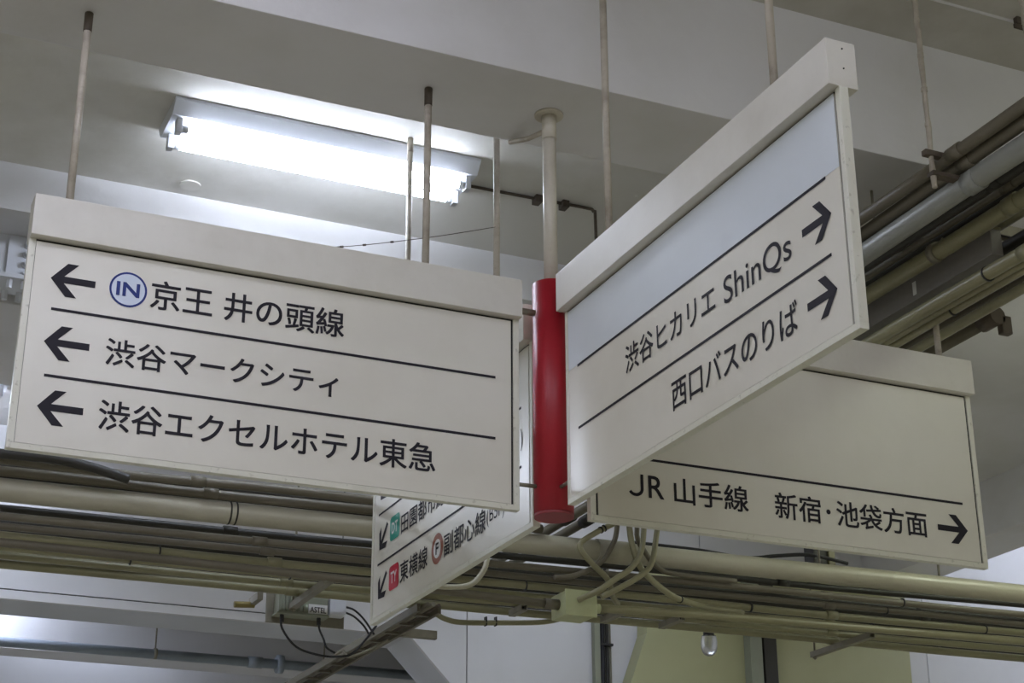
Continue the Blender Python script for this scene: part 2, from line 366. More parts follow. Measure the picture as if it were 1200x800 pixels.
# connectors between signs and post
for e, pts in ((A, [((-.1197, -.004, 3.655), (-.0610, -.004, 3.655)), ((-.125, -.004, 3.085), (-.0610, -.004, 3.085))]),
               (D, [((.1185, .0, 3.655), (.0612, 0, 3.655)), ((.125, 0, 3.085), (.0612, 0, 3.085))]),
               (B, [((0, -.1215, 3.655), (0, -.0612, 3.655)), ((-.004, -.125, 3.075), (-.004, -.0610, 3.075))]),
               (Cc, [((0, .1255, 3.655), (0, .0612, 3.655)), ((0, .13, 3.085), (0, .0612, 3.085))])):
    for a, b in pts: pipe_obj('connector', [a, b], .0105 if a[2] > 3.5 else .006, M_STRUT, e, 10)
# header end screws on sign B and small screws
for x, z in ((.004, 3.722), (.004, 3.668)):
    obj('screw', tube([(x, -1.6165, z), (x, -1.6185, z)], .0022, 8), M_GAP, B)

# --- the post with its red sleeve
P = tag(empty('sign_post', (0, 0, Z0)), 'cream ceiling post with a bright red sleeve between the four signs', 'post')
pipe_obj('pole', [(0, 0, 3.70), (0, 0, ZS)], .0225, M_POLE, P, 24)
o = shade_flat_caps(obj('red_sleeve', tube([(0, 0, Z0 + .004), (0, 0, ZT + .018)], .0612, 40), M_RED, P))
shade_flat_caps(obj('sleeve_cap', tube([(0, 0, Z0 - .006), (0, 0, Z0 + .004)], .0605, 40), M_REDCAP, P))
shade_flat_caps(obj('collar', tube([(0, 0, ZS - .095), (0, 0, ZS - .002)], .0245, 24), M_POLE, P))
shade_flat_caps(obj('ceiling_flange', tube([(0, 0, ZS - .008), (0, 0, ZS)], .048, 28), M_POLE, P))
obj('bracket_arm', tube([(0, 0, ZS - .055), (-.028, .10, ZS - .045), (-.05, .205, ZS - .012)], .009, 10), M_ROD, P)

# ================================================================== LAMPS
def lamp(name, label, x, y, zc, axis, length, mat_tube, group=None, tubes=True):
    """twin tube fluorescent batten fixed under a ceiling at zc; centre (x, y)"""
    e = tag(empty(name, (x, y, zc)), label, 'lamp', group)
    L2 = length / 2 + .05
    def sw(p): return p if axis == 'x' else (p[1], p[0], p[2])
    def pt(a, b, c):
        q = sw((a, b, c)); return (x + q[0], y + q[1], zc + q[2])
    def lb(a0, a1, b0, b1, c0, c1, bev):
        p, q = pt(a0, b0, c0), pt(a1, b1, c1)
        return box(min(p[0], q[0]), max(p[0], q[0]), min(p[1], q[1]), max(p[1], q[1]), min(p[2], q[2]), max(p[2], q[2]), bev)
    prof = [(-.145, -.001), (.145, -.001), (.145, -.014), (.104, -.062), (-.104, -.062), (-.145, -.014)]
    bm = bmesh.new()
    ra = [bm.verts.new(pt(-L2, b, c)) for b, c in prof]; rb = [bm.verts.new(pt(L2, b, c)) for b, c in prof]
    bm.faces.new(ra); bm.faces.new(rb[::-1])
    for i in range(6): bm.faces.new((ra[i], rb[i], rb[(i + 1) % 6], ra[(i + 1) % 6]))
    obj('housing', bm, M_METAL, e)
    for b in (-.072, .072):
        for s in (-1, 1):
            hld = obj('tube_holder', lb(s * (length / 2 + .004), s * (length / 2 + .028), b - .02, b + .02, -.125, -.064, .004), M_CAP, e)
        tb = pipe_obj('fluorescent_tube', [pt(-length / 2 + .02, b, -.102), pt(length / 2 - .02, b, -.102)], .0155, mat_tube, e, 16)
        for s in (-1, 1):
            shade_flat_caps(obj('end_cap', tube([pt(s * (length / 2 - .022), b, -.102), pt(s * (length / 2 + .006), b, -.102)], .0158, 16), M_CAP, tb))
    return e
lamp('fluorescent_lamp', 'lit twin tube ceiling lamp above the left sign', -.315, 1.515, ZF, 'x', 1.20, glow('tube_cool', COOL, TUBE_F1))
lamp('fluorescent_lamp', 'lit twin tube lamp peeking past the left edge of the left sign', -1.80, 4.26, ZL, 'x', 1.20, glow('tube_left', COOL, TUBE_LEFT))
lamp('fluorescent_lamp', 'lit twin tube lamp hidden in the recess at lower left', -1.5, 5.70, 4.35, 'x', 1.20, glow('tube_recess', COOL, TUBE_RECESS))
lamp('fluorescent_lamp', 'lit twin tube lamp beyond the side beam at right', 7.0, 3.6, 5.3, 'x', 1.20, glow('tube_far', COOL, TUBE_FAR))
lamp('fluorescent_lamp', 'added fill lamp, unseen behind the recess beam', -.2, 6.62, 4.2, 'x', 1.20, glow('fill_inner', COOL, TUBE_RECESS * .048))  # added, out of sight, to brighten the end wall of the recess
lamp('fluorescent_lamp', 'added fill lamp on the low slab, unseen behind the forward sign', 2.3, 3.9, ZL, 'x', 1.20, glow('fill_slab', COOL, TUBE_LEFT * .22))  # added behind the signs to brighten the back wall
gn = glow('tube_near', PINK, TUBE_NEAR); gr = glow('tube_right', GREEN, TUBE_RIGHT)
for x, y, m_, l_ in ((-2.3, -1.75, gn, 'lit twin tube lamp overhead, in front of the left sign'), (-4.2, -4.3, gn, 'lit twin tube lamp overhead, left of the camera'), (-.9, -3.6, gn, 'added fill lamp overhead, unseen, straight in front of the post'), (2.9, -2.6, gr, 'lit greenish twin tube lamp overhead, right of the signs'), (4.0, .75, None, None)):  # lamp before the post is added, unseen, to brighten the beam face
    if m_: lamp('fluorescent_lamp', l_, x, y, ZN, 'x', 1.20, m_)
lamp('fluorescent_lamp', 'added greenish fill lamp on the low slab, unseen right of the side rack', 4.05, .80, ZL, 'y', 1.0, glow('fill_green', GREEN, 46))  # added out of view so green light reaches the side rack only

# ceiling conduit from the lamp
cj = tag(empty('lamp_conduit', (.42, 1.6, ZF)), 'thin dark conduit along the ceiling at the right end of the lamp', 'conduit')
pipe_obj('tube', smooth_path([(.36, 1.60, ZF - .012), (.70, 1.595, ZF - .012), (.93, 1.585, ZF - .014), (.965, 1.575, ZF - .03), (.972, 1.57, ZF - .10), (.975, 1.57, 4.2)], 5), .0072, M_RUST, cj, 8)
for x in (.70, .83): obj('saddle_clip', box(x - .016, x + .016, 1.57, 1.62, ZF - .034, ZF - .001, .003), M_RUST, cj)
# round cover plate on the ceiling
cp = obj('cover_plate', tube([(-.728, 2.095, ZF - .007), (-.728, 2.095, ZF)], .045, 28), M_CEIL, base=(-.728, 2.095, ZF)); tag(cp, 'round blank cover plate on the ceiling below the lamp', 'cover plate')
# small dark clip on near ceiling
cl = tag(empty('ceiling_hook', (1.607, -.50, ZN)), 'small dark clip on the near ceiling at upper right', 'hook')
obj('clip_body', box(1.597, 1.617, -.51, -.49, ZN - .03, ZN, .003), M_RUST, cl); obj('clip_lip', box(1.590, 1.640, -.506, -.494, ZN - .045, ZN - .028, .003), M_RUST, cl)
# thin wire with knots from the left sign to the rear rod
wr = tag(empty('tie_wire', (-.86, .03, ZT)), 'thin knotted wire rising from the top of the left sign', 'wire')
wp = smooth_path([(-.872, .05, 3.750), (-.868, .06, 3.772), (-.855, .07, 3.778), (-.846, .075, 3.768), (-.80, .09, 3.785), (-.62, .15, 3.85), (-.3, .28, 4.00), (-.012, .42, 4.155)], 6)
pipe_obj('strand', wp, .0012, M_RUST, wr, 6)
for k, t in enumerate((22, 24, 26, 27, 29, 31, 33)):
    q = wp[t]; obj('knot', tube([q - Vector((.005, .002, .002)), q + Vector((.005, .002, .002))], .0036, 6), M_RUST, wr)

# ================================================================== STEEL BEAM WITH BOLTS at the left edge
sb = tag(empty('steel_beam', (-1.5, 2.45, 4.50)), 'white steel beam end with a bolted splice plate left of the left sign', 'beam')
obj('web', box(-6, -1.06, 2.45, 2.462, 4.535, ZL), M_STEEL, sb)
obj('flange', box(-6, -1.06, 2.36, 2.55, 4.515, 4.535, .002), M_STEEL, sb)
obj('splice_plate', box(-1.415, -1.10, 2.436, 2.45, 4.545, 4.735, .002), M_STEEL, sb)
for z in (4.568, 4.615, 4.662, 4.708):
    b_ = shade_flat_caps(obj('bolt', tube([(-1.335, 2.436, z), (-1.335, 2.405, z)], .013, 6), M_STEEL, sb))
    obj('washer', tube([(-1.335, 2.436, z), (-1.335, 2.431, z)], .019, 14), M_STEEL, b_)
for x in (-1.40, -1.34, -1.28, -1.46):
    for y in (2.39, 2.52): obj('bolt', tube([(x, y, 4.515), (x, y, 4.475)], .014, 6), M_STEEL, sb)

# ================================================================== PIPE RACK RUNNING ACROSS (along x), behind the signs
RACK = [  # name, y, z at x=-5, z at x=8, radius, material, label, ties
 ('conduit_pipe', 1.86, 3.502, 3.683, .0176, M_PIPEB, 'dusty pipe running directly under the bottom edge of the left sign', []),
 ('conduit_pipe', 1.93, 3.483, 3.654, .0194, M_PIPEB, 'dusty pipe lying just above the widest pipe of the cross rack', []),
 ('water_pipe', 1.97, 3.424, 3.592, .0455, M_PIPEW, 'widest pipe of the cross rack, pale cream with coupling rings', []),
 ('conduit_pipe', 2.13, 3.381, 3.598, .0149, M_PIPED, 'dark thin pipe seen just below the widest pipe', []),
 ('conduit_pipe', 1.93, 3.305, 3.484, .0155, M_PIPEB, 'first dusty pipe below the widest pipe of the cross rack', [2.72]),
 ('conduit_pipe', 2.06, 3.315, 3.458, .0140, M_PIPEB, 'second, dustier pipe below the widest pipe of the cross rack', [2.72]),
 ('conduit_pipe', 2.19, 3.315, 3.440, .0170, M_PIPE, 'third cream pipe below the widest pipe of the cross rack', [-.72, .9, 2.05, 3.4]),
 ('conduit_pipe', 2.36, 3.316, 3.440, .0178, M_PIPE, 'fourth cream pipe below the widest pipe of the cross rack', [-.80, -.12, 2.05, 2.85]),
 ('conduit_pipe', 2.49, 3.321, 3.422, .0165, M_PIPE, 'next to lowest cream pipe of the cross rack', []),
 ('conduit_pipe', 2.63, 3.325, 3.413, .0190, M_PIPE, 'lowest cream pipe along the bottom edge of the cross rack', []),
]
for k, (y, a, b) in list(enumerate(((2.12, 3.56, 3.75), (2.16, 3.545, 3.695), (2.26, 3.439, 3.606), (2.36, 3.444, 3.618), (2.3, 3.388, 3.554), (2.4, 3.39, 3.534), (2.5, 3.374, 3.501), (2.6, 3.364, 3.477), (2.72, 3.368, 3.46)))):  # back row coloured near black so the gaps read as shade
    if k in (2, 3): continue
    RACK.append(('conduit_pipe', y, a, b, .016 if k < 6 else .013, M_PIPED, ('shade-dark filler pipe deep behind the pipe under the left sign', 'shade-dark filler pipe deep above the widest pipe, second of the back row', 'shade-dark filler pipe deep behind the gap under the widest pipe', 'shade-dark filler pipe in the back row, next below that gap', 'shade-dark filler pipe in the back row just below the first dusty pipe', 'shade-dark filler pipe in the back row above the third cream pipe', 'shade-dark filler pipe in the back row between third and fourth cream pipes', 'shade-dark filler pipe in the back row above the next to lowest pipe', 'shade-dark filler pipe in the back row above the lowest pipe')[k], []))
def xr_z(z0, z1, x): return z0 + (z1 - z0) * (x + 5) / 13
X0, X1 = -5.0, 8.0
for i, (nm, y, za, zb, r, mt, lb, ties) in enumerate(RACK):
    X1 = .86 if i in (0, 1, 10, 11) else 8.0
    e = tag(empty(nm, (0, y, xr_z(za, zb, 0))), lb, 'pipe', 'pipes of the cross rack')
    n = 40; ph = random.random() * 6
    wob = .0 if r > .03 else .004
    pts = [(X0 + (X1 - X0) * k / n, y + wob * math.sin(k * .9 + ph), xr_z(za, zb, X0 + (X1 - X0) * k / n) + wob * .7 * math.sin(k * .7 + ph * 2)) for k in range(n + 1)]
    pipe_obj('tube', pts, r, mt, e, 24 if r > .03 else 14)
    for x in ties:
        z = xr_z(za, zb, x); shade_flat_caps(obj('cable_tie', tube([(x - .003, y, z), (x + .003, y, z)], r + .006, 16), M_BLACK, e))
    if r > .03:
        for x in (-.50, -.475, .145, 1.22, 1.30):
            z = xr_z(za, zb, x); shade_flat_caps(obj('coupling_ring', tube([(x - .0035, y, z), (x + .0035, y, z)], r + .0012, 24), M_PIPED, e))
        for x0, x1 in ((1.14, 1.30),):
            z = xr_z(za, zb, x0); shade_flat_caps(obj('coupling', tube([(x0, y, z), (x1, y, xr_z(za, zb, x1))], r + .006, 24), M_PIPEW, e))
        for x in (2.30, 2.98):
            z = xr_z(za, zb, x); hg = obj('hanger_stub', tube([(x, y, z + .03), (x, y, ZF if x < 2.8 else ZL)], .006, 8), M_STRUT, e)
    else:
        for x in (-2.2, -.66 + .07 * i, 1.9 + .1 * i, 4.2):
            if x > X1: continue
            z = xr_z(za, zb, x); shade_flat_caps(obj('coupling', tube([(x - .03, y, z), (x + .03, y, xr_z(za, zb, x))], r + .003, 14), mt, e))
e = tag(empty('curved_pipe', (-1.2, 1.9, 3.55)), 'dark pipe curving down beneath the lower left corner of the left sign', 'pipe', 'pipes of the cross rack')
pipe_obj('tube', smooth_path([(-5, 1.80, 3.47), (-2.6, 1.80, 3.53), (-1.42, 1.80, 3.559), (-1.24, 1.80, 3.563), (-1.11, 1.80, 3.552), (-1.02, 1.80, 3.536), (-.94, 1.805, 3.520)], 6), .019, M_PIPED, e, 12)
# struts (open channels) under the lower pipes, hung on threaded rods
def channel(name, label, x, y0, y1, z, rods=True, flip=1):
    e = tag(empty(name, (x, y0, z)), label, 'strut', 'struts under the cross rack')
    h, wd, t = .028, .032, .004
    bm = box(x - wd / 2, x + wd / 2, y0, y1, z - h, z - h + t)
    add_box(bm, x - wd / 2, x - wd / 2 + t, y0, y1, z - h + t, z); add_box(bm, x + wd / 2 - t, x + wd / 2, y0, y1, z - h + t, z)
    add_box(bm, x - wd / 2 + t, x - wd / 2 + .011, y0, y1, z - t, z); add_box(bm, x + wd / 2 - .011, x + wd / 2 - t, y0, y1, z - t, z)
    obj('channel_rail', bm, M_STRUT, e)
    obj('slot_shade', box(x - wd / 2 + t + .0005, x + wd / 2 - t - .0005, y0 + .03, y1 - .001, z - h + t + .0005, z - t - .001), M_GAP, e)  # dark block stands in for the shade inside the open channel
    for yy in ((y1 - .02,) if rods else ()):
        rd = pipe_obj('threaded_rod', [(x, yy, z - h - .012), (x, yy, ZL)], .005, M_STRUT, e, 8)
        obj('nut', tube([(x, yy, z - h - .008), (x, yy, z - h)], .011, 6), M_STRUT, rd)
    return e
zs = lambda x: 3.335 - .022 + (x - 0) * .006
channel('strut_channel', 'open strut end poking out below the pipes left of the badge sign', .02, 2.23, 2.78, 3.339)
channel('strut_channel', 'small open strut end left of the pale green box', 1.00, 2.42, 2.56, 3.350, False)
channel('strut_channel', 'small open strut end right of the pale green box', 1.45, 2.32, 2.52, 3.353, False)
channel('strut_channel', 'light open strut end right of the bent conduits', 1.77, 2.34, 2.54, 3.356, False)
channel('strut_channel', 'long dark strut slanting down under the pipes at lower right', 2.79, 2.28, 2.80, 3.350)

# conduits that bend down from the side rack into the cross rack
def bent(label, pts, r, mt, ties=()):
    base = pts[-1]
    e = tag(empty('bent_conduit', base), label, 'conduit', 'bent conduits under the right rear sign')
    P_ = smooth_path(pts, 6); pipe_obj('tube', P_, r, mt, e, 12)
    for t in ties:
        q = P_[t]; d = (P_[t + 1] - P_[t]).normalized(); shade_flat_caps(obj('cable_tie', tube([q - d * .003, q + d * .003], r + .003, 12), M_BLACK, e))
    return e
def up(x, z=3.90): return [(x, 1.2, z), (x, 1.6, z), (x, 1.76, z - .06)]
bent('rightmost light conduit curving down left behind the green box', up(1.40) + [(1.36, 1.80, 3.60), (1.326, 1.80, 3.436), (1.275, 1.80, 3.371), (1.178, 1.81, 3.309), (1.09, 1.83, 3.260)], .0125, M_PIPE)
bent('light conduit curving down left onto the pale green box', up(1.29) + [(1.277, 1.77, 3.60), (1.255, 1.77, 3.459), (1.206, 1.77, 3.385), (1.131, 1.77, 3.330), (1.045, 1.78, 3.270), (.985, 1.84, 3.240)], .0125, M_PIPE)
bent('conduit with an elbow turning back under the red sleeve', [(1.30, 1.5, 3.66), (1.15, 1.80, 3.585), (1.056, 1.83, 3.53), (1.000, 1.84, 3.485), (1.012, 1.84, 3.447), (1.068, 1.85, 3.401), (1.145, 1.87, 3.349), (1.22, 1.98, 3.315), (1.32, 2.12, 3.315)], .0125, M_PIPE, (8, 9))
bent('dark conduit curving down left beside the red sleeve', up(1.16) + [(1.198, 1.875, 3.59), (1.172, 1.885, 3.500), (1.118, 1.89, 3.425), (1.00, 1.89, 3.360), (.90, 1.89, 3.34)], .0115, M_PIPEB)
bent('conduit curving down right to the lower pipes', up(1.225) + [(1.240, 1.84, 3.61), (1.268, 1.84, 3.452), (1.328, 1.845, 3.376), (1.418, 1.85, 3.318), (1.50, 1.88, 3.300), (1.70, 2.0, 3.31), (1.95, 2.1, 3.33)], .0135, M_PIPE, (42,))
bent('thin conduit curving right over the widest pipe', up(1.345) + [(1.302, 1.885, 3.60), (1.350, 1.895, 3.49), (1.414, 1.895, 3.432), (1.50, 1.895, 3.415), (1.8, 1.895, 3.415)], .0115, M_PIPEB)
hk = obj('hook_conduit', tube(smooth_path([(.30, 1.895, 3.255), (.40, 1.885, 3.250), (.50, 1.86, 3.262), (.556, 1.85, 3.325), (.580, 1.86, 3.40), (.60, 1.90, 3.50)], 6), .0115, 12), M_PIPEW, base=(.5, 1.86, 3.26)); shade_flat_caps(hk)
tag(hk, 'shiny grey conduit elbow below the badge sign', 'conduit')
lc = tag(empty('low_conduit', (.8, 2.70, 3.27)), 'cream conduit sagging below the rack left of the pale green box', 'conduit')
k_ = .053
pipe_obj('tube', smooth_path([(.50, 2.70, 3.37), (.655, 2.70, 3.345), (.725, 2.70, 3.318), (.81, 2.70, 3.308), (1.02, 2.70, 3.325), (1.20, 2.70, 3.343), (1.30, 2.70, 3.365), (1.36, 2.70, 3.39)], 6), .0125, M_PIPE, lc, 10)
for x, z in ((.93, 3.332), (.98, 3.336)): obj('clip', box(x - .003, x + .003, 2.688, 2.712, z - .03, z + .012), M_BLACK, lc)

for x, lb in ((.965, 'dark pipe running away just below the red sleeve'), (1.055, 'second dark pipe running away right of the red sleeve')):
    e = tag(empty('rear_pipe', (x, 2, 3.6)), lb, 'pipe'); pipe_obj('tube', [(x, 1.0, 3.612), (x, 2.0, 3.606), (x, 3.4, 3.60)], .021, M_PIPEB, e, 14)
    shade_flat_caps(obj('coupling', tube([(x, 1.84, 3.606), (x, 1.92, 3.606)], .026, 14), M_PIPED, e))
# pale green junction box
jb = tag(empty('junction_box', (1.01, 1.95, 3.18)), 'pale green square junction box below the red sleeve', 'junction box')
obj('box_body', box(.945, 1.085, 1.875, 2.02, 3.185, 3.288, .006), M_BOXG, jb)
obj('lid', box(.941, 1.089, 1.868, 1.876, 3.181, 3.292, .002), M_BOXG, jb)
shade_flat_caps(obj('hub', tube([(.945, 1.95, 3.24), (.88, 1.95, 3.24)], .023, 14), M_PIPEB, jb))
shade_flat_caps(obj('hub', tube([(1.085, 1.95, 3.24), (1.14, 1.95, 3.24)], .021, 14), M_BOXG, jb))
jc = pipe_obj('box_conduit', smooth_path([(1.14, 1.95, 3.242), (1.5, 1.95, 3.256), (1.9, 1.97, 3.27), (2.6, 2.0, 3.29), (4.0, 2.05, 3.33)], 5), .0185, M_PIPE, None, 12, base=(1.14, 1.95, 3.24)); tag(jc, 'cream pipe running right from the pale green junction box', 'pipe')
jc = pipe_obj('box_conduit', smooth_path([(.88, 1.95, 3.24), (.4, 1.95, 3.25), (-.4, 1.96, 3.262), (-1.6, 1.98, 3.27), (-5, 2, 3.27)], 5), .0175, M_PIPEB, None, 12, base=(.88, 1.95, 3.24)); tag(jc, 'dusty pipe running left from the pale green junction box', 'pipe')

# labelled amplifier box with its cables
ab = tag(empty('amplifier_box', (.07, 2.82, 3.30)), 'ribbed grey box with a white lettered label under the pipes', 'box')
obj('box_body', box(-.035, .195, 2.80, 2.88, 3.302, 3.40, .004), M_GREYBOX, ab)
for k in range(6): obj('fin', box(-.028 + k * .021, -.020 + k * .021, 2.788, 2.80, 3.312, 3.39, .001), M_GREYBOX, ab)
obj('mount_plate', box(-.07, .30, 2.88, 2.89, 3.27, 3.42), M_STRUT, ab)
lbp = obj('label_plate', box(.103, .192, 2.796, 2.80, 3.308, 3.350), M_WHITE, ab)
lettering(Plane((0, 2.796, 0), (1, 0, 0), (0, -1, 0)), 'ASTEL', .110, .186, 3.312, 3.338, lbp, M_INK, 'lettering', .01)
obj('bottom_lip', box(-.045, .20, 2.79, 2.88, 3.295, 3.303, .001), M_GREYBOX, ab)
sbx = obj('splice_box', box(.205, .283, 2.80, 2.87, 3.312, 3.385, .006), M_STEEL, base=(.24, 2.83, 3.31)); tag(sbx, 'small plain white box right of the lettered grey box', 'box')
ck = tag(empty('drop_cable', (-.013, 2.81, 3.30)), 'black cable looping down from the left of the lettered box', 'cable')
pipe_obj('sheath', smooth_path([(-.013, 2.82, 3.296), (-.010, 2.82, 3.235), (.055, 2.81, 3.155), (.154, 2.80, 3.124), (.247, 2.80, 3.123), (.327, 2.80, 3.150), (.43, 2.80, 3.28)], 6), .0055, M_BLACK, ck, 8)
obj('connector', tube([(-.013, 2.82, 3.30), (-.012, 2.82, 3.262)], .010, 8), M_BLACK, ck)
ck = tag(empty('drop_cable', (.159, 2.81, 3.30)), 'short black cable hanging from the middle of the lettered box', 'cable')
pipe_obj('sheath', smooth_path([(.159, 2.82, 3.296), (.165, 2.82, 3.245), (.185, 2.815, 3.20), (.196, 2.80, 3.16), (.232, 2.785, 3.135)], 6), .005, M_BLACK, ck, 8)
obj('connector', tube([(.159, 2.82, 3.30), (.161, 2.82, 3.262)], .010, 8), M_BLACK, ck)
for k, lb in ((0, 'black cable from the white box to the corner of the badge sign'), (1, 'second black cable from the white box, just below the first')):
    c_ = pipe_obj('short_cable', smooth_path([(.285, 2.83, 3.36 - .025 * k), (.33, 2.83, 3.35 - .03 * k), (.38, 2.83, 3.31 - .03 * k), (.43 - .02 * k, 2.83, 3.245 - .01 * k)], 5), .005, M_BLACK, None, 8, base=(.285, 2.83, 3.36)); tag(c_, lb, 'cable')
# ladder of thin pipes running away from the rack to the opening
ty = tag(empty('cable_ladder', (.56, 2.8, 3.30)), 'narrow cable ladder running away below the badge sign', 'cable ladder')
for x in (.52, .62): obj('rail', box(x - .008, x + .008, 2.5, 4.95, 3.29, 3.325, .001), M_PIPEB, ty)
for k in range(12): obj('rung', box(.528, .612, 2.6 + k * .2, 2.622 + k * .2, 3.296, 3.306), M_PIPEB, ty)
for k, (x, r, lb) in enumerate(((.545, .009, 'left thin conduit lying in the cable ladder'), (.572, .011, 'middle thin conduit lying in the cable ladder'), (.598, .008, 'right thin conduit lying in the cable ladder'))):
    c_ = pipe_obj('ladder_conduit', [(x, 2.45, 3.306 + r), (x, 4.96, 3.306 + r)], r, (M_PIPEB, M_STRUT, M_RUST)[k], None, 10, base=(x, 3, 3.3)); tag(c_, lb, 'conduit')
bs = obj('side_bracket', box(.62, .80, 2.98, 3.01, 3.285, 3.325, .002), M_STRUT, base=(.62, 3, 3.3)); tag(bs, 'grey flat bracket beside the cable ladder', 'bracket')
hkx = obj('bent_hook', tube(smooth_path([(.40, 3.30, 3.235), (.43, 3.28, 3.255), (.455, 3.25, 3.225), (.52, 3.2, 3.245), (.60, 3.1, 3.29)], 5), .007, 8), M_STRUT, base=(.5, 3.2, 3.25)); tag(hkx, 'bent pale hook below the cable ladder', 'hook')
# yellow fitting
yf = tag(empty('pipe_fitting', (-.22, 2.72, 3.29)), 'yellowish pipe fitting under the pipes left of the lettered box', 'fitting')
shade_flat_caps(obj('tube', tube([(-.26, 2.72, 3.297), (-.17, 2.72, 3.303)], .014, 12), M_YEL, yf)); obj('arm', box(-.19, -.165, 2.60, 2.74, 3.30, 3.335, .003), M_STRUT, yf)
# clear globe lamp (unlit)
gl = tag(empty('globe_lamp', (2.15, 2.75, 3.30)), 'unlit clear glass globe lamp hanging under the rack', 'lamp')
pipe_obj('socket', [(2.152, 2.75, 3.400), (2.152, 2.75, 3.362)], .027, M_GAP, gl, 18)
rr = [.036, .040, .041, .040, .036, .027, .014, .003]; hh = [3.370, 3.352, 3.33, 3.31, 3.293, 3.279, 3.271, 3.269]
shade_flat_caps(obj('globe', tube([(2.152, 2.75, h) for h in hh], .04, 20, rr), M_GLASS, gl, True))
obj('mount', box(2.13, 2.175, 2.60, 2.77, 3.399, 3.406), M_STRUT, gl)
# vertical cables on the back wall
tr = tag(empty('cable_riser', (2.70, 4.97, 2.0)), 'vertical cable trunking with dark cables on the back wall', 'trunking')
obj('cover', box(2.635, 2.675, 4.955, 4.999, .5, 4.3, .004), M_GREYBOX, tr)
for k, (x, r, m_) in enumerate(((2.695, .016, M_BLACK), (2.728, .012, M_PIPED), (2.752, .007, M_STRUT))):
    pipe_obj('cable', [(x, 4.985 - r, .5), (x + .01 * math.sin(k), 4.985 - r, 2.2), (x, 4.985 - r, 4.3)], r, m_, tr, 8)
obj('clip', box(2.675, 2.765, 4.952, 4.998, 3.80, 3.815), M_BLACK, tr)
# blue-grey pipe in the recess
bp = tag(empty('drain_pipe', (0, 5.88, 3.72)), 'blue grey pipe in the recess at the lower left', 'pipe')
pipe_obj('tube', [(-8, 5.88, 3.713), (4.5, 5.88, 3.705)], .030, M_BLUEPIPE, bp, 18)
for x in (.72,):
    shade_flat_caps(obj('coupling', tube([(x - .045, 5.88, 3.708), (x + .045, 5.88, 3.708)], .036, 18), M_BLUEPIPE, bp))
shade_flat_caps(obj('flange', tube([(.86, 5.88, 3.708), (.90, 5.88, 3.708)], .058, 18), M_BLUEPIPE, bp))
for x in (.09, 1.17):
    h_ = pipe_obj('pipe_hanger', [(x, 5.88, 3.74), (x, 5.88, 4.35)], .005, M_STRUT, bp, 8)
    shade_flat_caps(obj('clamp', tube([(x - .01, 5.88, 3.711), (x + .01, 5.88, 3.711)], .034, 16), M_STRUT, h_))
# black cables lying on top of the widest pipe under the right rear sign
cb = obj('loose_cable', tube(smooth_path([(1.35, 2.02, 3.575), (1.7, 2.05, 3.585), (1.95, 2.05, 3.575), (2.12, 2.04, 3.60), (2.3, 2.03, 3.62), (2.5, 2.03, 3.60)], 6), .009, 8), M_BLACK, base=(1.9, 2.05, 3.58)); tag(cb, 'loose black cable lying over the widest pipe', 'cable')
vb = tag(empty('valve_box', (2.4, 2.12, 3.57)), 'small cream block standing on the widest pipe under the right rear sign', 'box')
obj('body', box(2.36, 2.44, 2.10, 2.18, 3.53, 3.72, .006), M_PIPED, vb); obj('side_plate', box(2.44, 2.475, 2.09, 2.17, 3.60, 3.72, .004), M_PIPE, vb)

# ================================================================== SIDE RACK: pipes running away (along y) at upper right
SIDE = [ # x, z, r, material, label, y start, y end, ties
 (1.113, 4.15, .0215, M_PIPEB, 'topmost brown pipe of the side rack at upper right', -5, 2.1, []),
 (1.162, 4.13, .0235, M_PIPEB, 'second brown pipe from the top of the side rack', -5, 2.1, []),
 (1.186, 4.07, .037, M_GREYPIPE, 'thick grey pipe of the side rack with a clamp', -5, 2.1, []),
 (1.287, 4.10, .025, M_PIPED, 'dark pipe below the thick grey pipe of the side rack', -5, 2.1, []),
 (1.353, 4.10, .014, M_PIPEB, 'thin brown pipe above the olive pipe of the side rack', -5, 2.1, []),
 (1.367, 4.04, .030, M_PIPE, 'wide olive cream pipe of the side rack with a clamp', -5, 2.1, []),
 (1.517, 4.10, .020, M_PIPE, 'olive cream pipe directly above the flat duct', -5, -.30, []),
 (1.409, 3.885, .0235, M_PIPE, 'cream pipe just below the flat duct of the side rack', -5, 2.1, [-.42]),
 (1.450, 3.880, .0150, M_PIPE, 'thin cream pipe, third from the bottom of the side rack', -5, 2.1, []),
 (1.483, 3.875, .0165, M_PIPE, 'cream pipe next to bottom in the side rack', -5, 2.1, [-.14]),
 (1.425, 4.135, .017, M_PIPED, 'shade-dark filler pipe hidden deep above the olive pipe of the side rack', -5, 2.1, []),  # this and the next three are added; dark colour stands for shade in gaps
 (1.578, 4.045, .026, M_PIPED, 'shade-dark filler pipe right of the flat duct', -5, 2.1, []),
 (1.560, 3.950, .017, M_PIPED, 'shade-dark filler pipe above the bottom cream pipe', -5, 2.1, []),
 (1.705, 3.985, .022, M_PIPEB, 'shade-brown filler pipe just right of the bottom cream pipe', -5, 2.1, []),
 (1.630, 3.905, .0185, M_PIPE, 'bottom cream pipe of the side rack', -5, 2.1, []),
]
